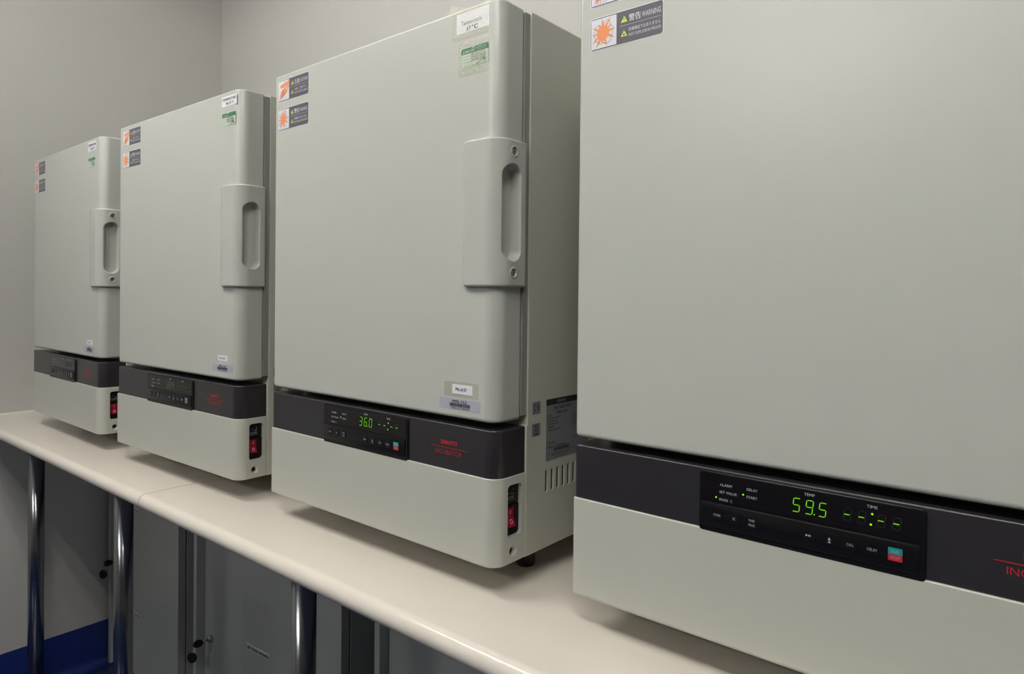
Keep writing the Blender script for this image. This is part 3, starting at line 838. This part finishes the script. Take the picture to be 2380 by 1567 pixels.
UNITS = [
 dict(k=1, loc=(-2.7411, 0.8247), a=-0.0144, u0=0.0035, led='led1', temp='22.5', lamps=[], handle='s', temp_l=(0.5075, 0.5732, 0.8718, 0.8990, 'TEMPERATURE', '20-25°C'),
      cal=(0.5100, 0.5635, 0.8250, 0.8522, ('RF-025-I', '29-05-2008', '28-05-2009')), num=(0.5037, 0.5492, 0.3036, 0.3164, 'Mic # 05'), ser=(0.4840, 0.5650, 0.2793, 0.2973),
      label='off-white incubator farthest along the bench, in the corner by the left wall, display unlit'),
 dict(k=2, loc=(-1.9997, 0.8158), a=0.0177, u0=0.0178, led='led2', temp='32.4', lamps=[(0.2378, 0.2330)], handle='p', temp_l=(0.5358, 0.5985, 0.8756, 0.8980, 'TEMPERATURE', '30-35°C'),
      cal=(0.5375, 0.5935, 0.8310, 0.8600, ('RF-026-I', '29-05-2008', '28-05-2009')), num=(0.5250, 0.5675, 0.3072, 0.3203, 'Mic # 06'), ser=(0.5014, 0.5876, 0.2830, 0.2995),
      label='off-white incubator labelled Temperature 30-35°C, second from the left wall'),
 dict(k=3, loc=(-1.2623, 0.8358), a=-0.0068, u0=0.0095, led='led', temp='36.0', lamps=[(0.2378, 0.2330)], handle='s', temp_l=(0.5217, 0.5903, 0.8694, 0.9012, '', ''),
      cal=(0.5324, 0.5896, 0.8140, 0.8448, ('RF-027-I', '29-05-2008', '28-05-2009')), num=(0.5194, 0.5630, 0.3054, 0.3203, 'Mic # 07'), ser=(0.4910, 0.5795, 0.2797, 0.2972),
      label='off-white incubator with taped Temperature 37 °C label and screwed door handle, display reading 36.0'),
 dict(k=4, loc=(-0.5177, 0.8451), a=-0.0040, u0=0.0168, led='led', temp='59.5', lamps=[(0.2055, 0.2238), (0.2378, 0.2330)], handle='s', temp_l=None, cal=None, num=None, ser=None,
      label='nearest off-white incubator, cut off by the right edge, green display reading 59.5'),
]
for U in UNITS:
    T = thing('incubator', (U['loc'][0], U['loc'][1], ZT), U['a'], U['label'], 'incubator', 'incubators in a row on the bench')
    link('body', cached('body', m_body), T)
    for i, (fx, fy) in enumerate(((0.5569, 0.079), (0.06, 0.079), (0.5569, 0.46), (0.06, 0.46))):
        link('foot', cached('foot%d' % i, lambda: m_foot(fx, fy)), T)
    link('gasket', cached('gasket', lambda: MB().box(0.010, W-0.0030, -0.0062, 0.0070, z4+0.006, z5-0.005, 'gasket').mesh('gasket')), T, label='grey door gasket')
    link('door', cached('door', m_door), T)
    hd = link('handle', cached('handle'+U['handle'], m_handle_screws if U['handle'] == 's' else m_handle_plain), T, label='glossy moulded handle wrapped round the door edge')
    if U['handle'] == 's':
        for cz in (0.6800, 0.4955): link('screw', cached('screw%g' % cz, lambda: m_screw(cz)), hd, label='steel cross-head screw')
    link('lower_cover', cached('cover', m_cover), T)
    link('control_band', cached('band', m_band), T, label='charcoal control band')
    link('badge', cached('badge', badge), T, label='red lettering')
    P = link('control_panel', cached('panel', m_panel), T, label='black control panel')
    link('display_window', cached('window', m_window), P)
    link('temperature_readout', cached('temp'+U['temp'], lambda: m_temp(U['temp'], U['led'])), P, label='green digits')
    link('time_readout', cached('time'+U['led'], lambda: m_time(U['led'], 'lamp' if U['led'] == 'led' else U['led'])), P, label='green dashes and colon')
    for (lu, lv) in U['lamps']:
        link('indicator_lamp', cached('lamp%g%s' % (lu, U['led']), lambda: m_led(lu, lv, 'lamp' if U['led'] == 'led' else 'led2')), P)
    link('button_flap', cached('flap', m_flap), P)
    for c, kd in BUTTONS:
        link('button', cached('btn'+kd, lambda: m_button(c, kd)), P, label='teal and red run and stop button' if kd == 'run' else None)
    S = link('switch_plate', cached('swp', m_switchplate), T, label='black recessed switch plate')
    link('power_switch', cached('rock', m_rocker), S, label='red rocker switch')
    link('socket', cached('jack', m_jack), T)
    link('warning_sticker', cached('cau%g' % U['u0'], lambda: m_warn('caution', U['u0'])), T, label='caution sticker with an orange hand')
    link('warning_sticker', cached('war%g' % U['u0'], lambda: m_warn('warn', U['u0'])), T, label='warning sticker with an orange burst')
    if U['temp_l']:
        b = MB(); temp_label(b, *U['temp_l'], U['k'] == 3); b.build('temperature_label', T, label='white label with black lettering')
        b = MB(); cal_label(b, *U['cal']); b.build('calibration_label', T, label='green and white calibration label')
        b = MB(); num_label(b, *U['num']); b.build('number_label', T, label='small white number label')
        b = MB(); ser_label(b, *U['ser'], '08020034'); b.build('serial_label', T, label='silver serial number label')
    if U['k'] == 3:
        pl = FRONT(-D_-0.0006)
        b = MB()
        def wavy(u0, u1, v0, v1, seed):
            # slightly wrinkled film
            r = random.Random(seed); nx, ny = 26, 18; V = []
            for j in range(ny+1):
                for i in range(nx+1):
                    e = min(i, nx-i, j, ny-j)
                    V.append(pl(u0+(u1-u0)*i/nx, v0+(v1-v0)*j/ny, (r.random()*0.0007 if e > 0 else 0.0) + 0.0001))
            b.add(V, [(j*(nx+1)+i, j*(nx+1)+i+1, (j+1)*(nx+1)+i+1, (j+1)*(nx+1)+i) for j in range(ny) for i in range(nx)], 'film', False)
        wavy(0.5115, 0.5925, 0.8592, 0.9070, 3); b.build('clear_tape', T, label='crinkled clear tape')
        b = MB(); wavy(0.5270, 0.5915, 0.8005, 0.8562, 4); b.build('clear_tape', T, label='crinkled clear tape')
        b = MB(); pl = FRONT(-D_+0.004); b.flat(pl, [(0.4960, z5-0.0006), (0.5480, z5-0.0006), (0.5070, z5+0.0140)], 0.0, 'film'); b.build('clear_tape', T, label='loose corner of clear tape above the door')
        b = MB(); pl = FRONT(-D_); b.sheet(pl, 0.5014, 0.5751, 0.3000, 0.3240, 0.001, 0, SH, 'film'); b.build('clear_tape', T)
    link('ce_mark', cached('ce', m_ce), T, label='silver sticker with black marking')
    link('waste_bin_mark', cached('bin', m_bin), T, label='silver sticker with a crossed-out bin')
    link('rating_plate', cached('rate', m_rating), T, label='silver rating plate with black lettering')
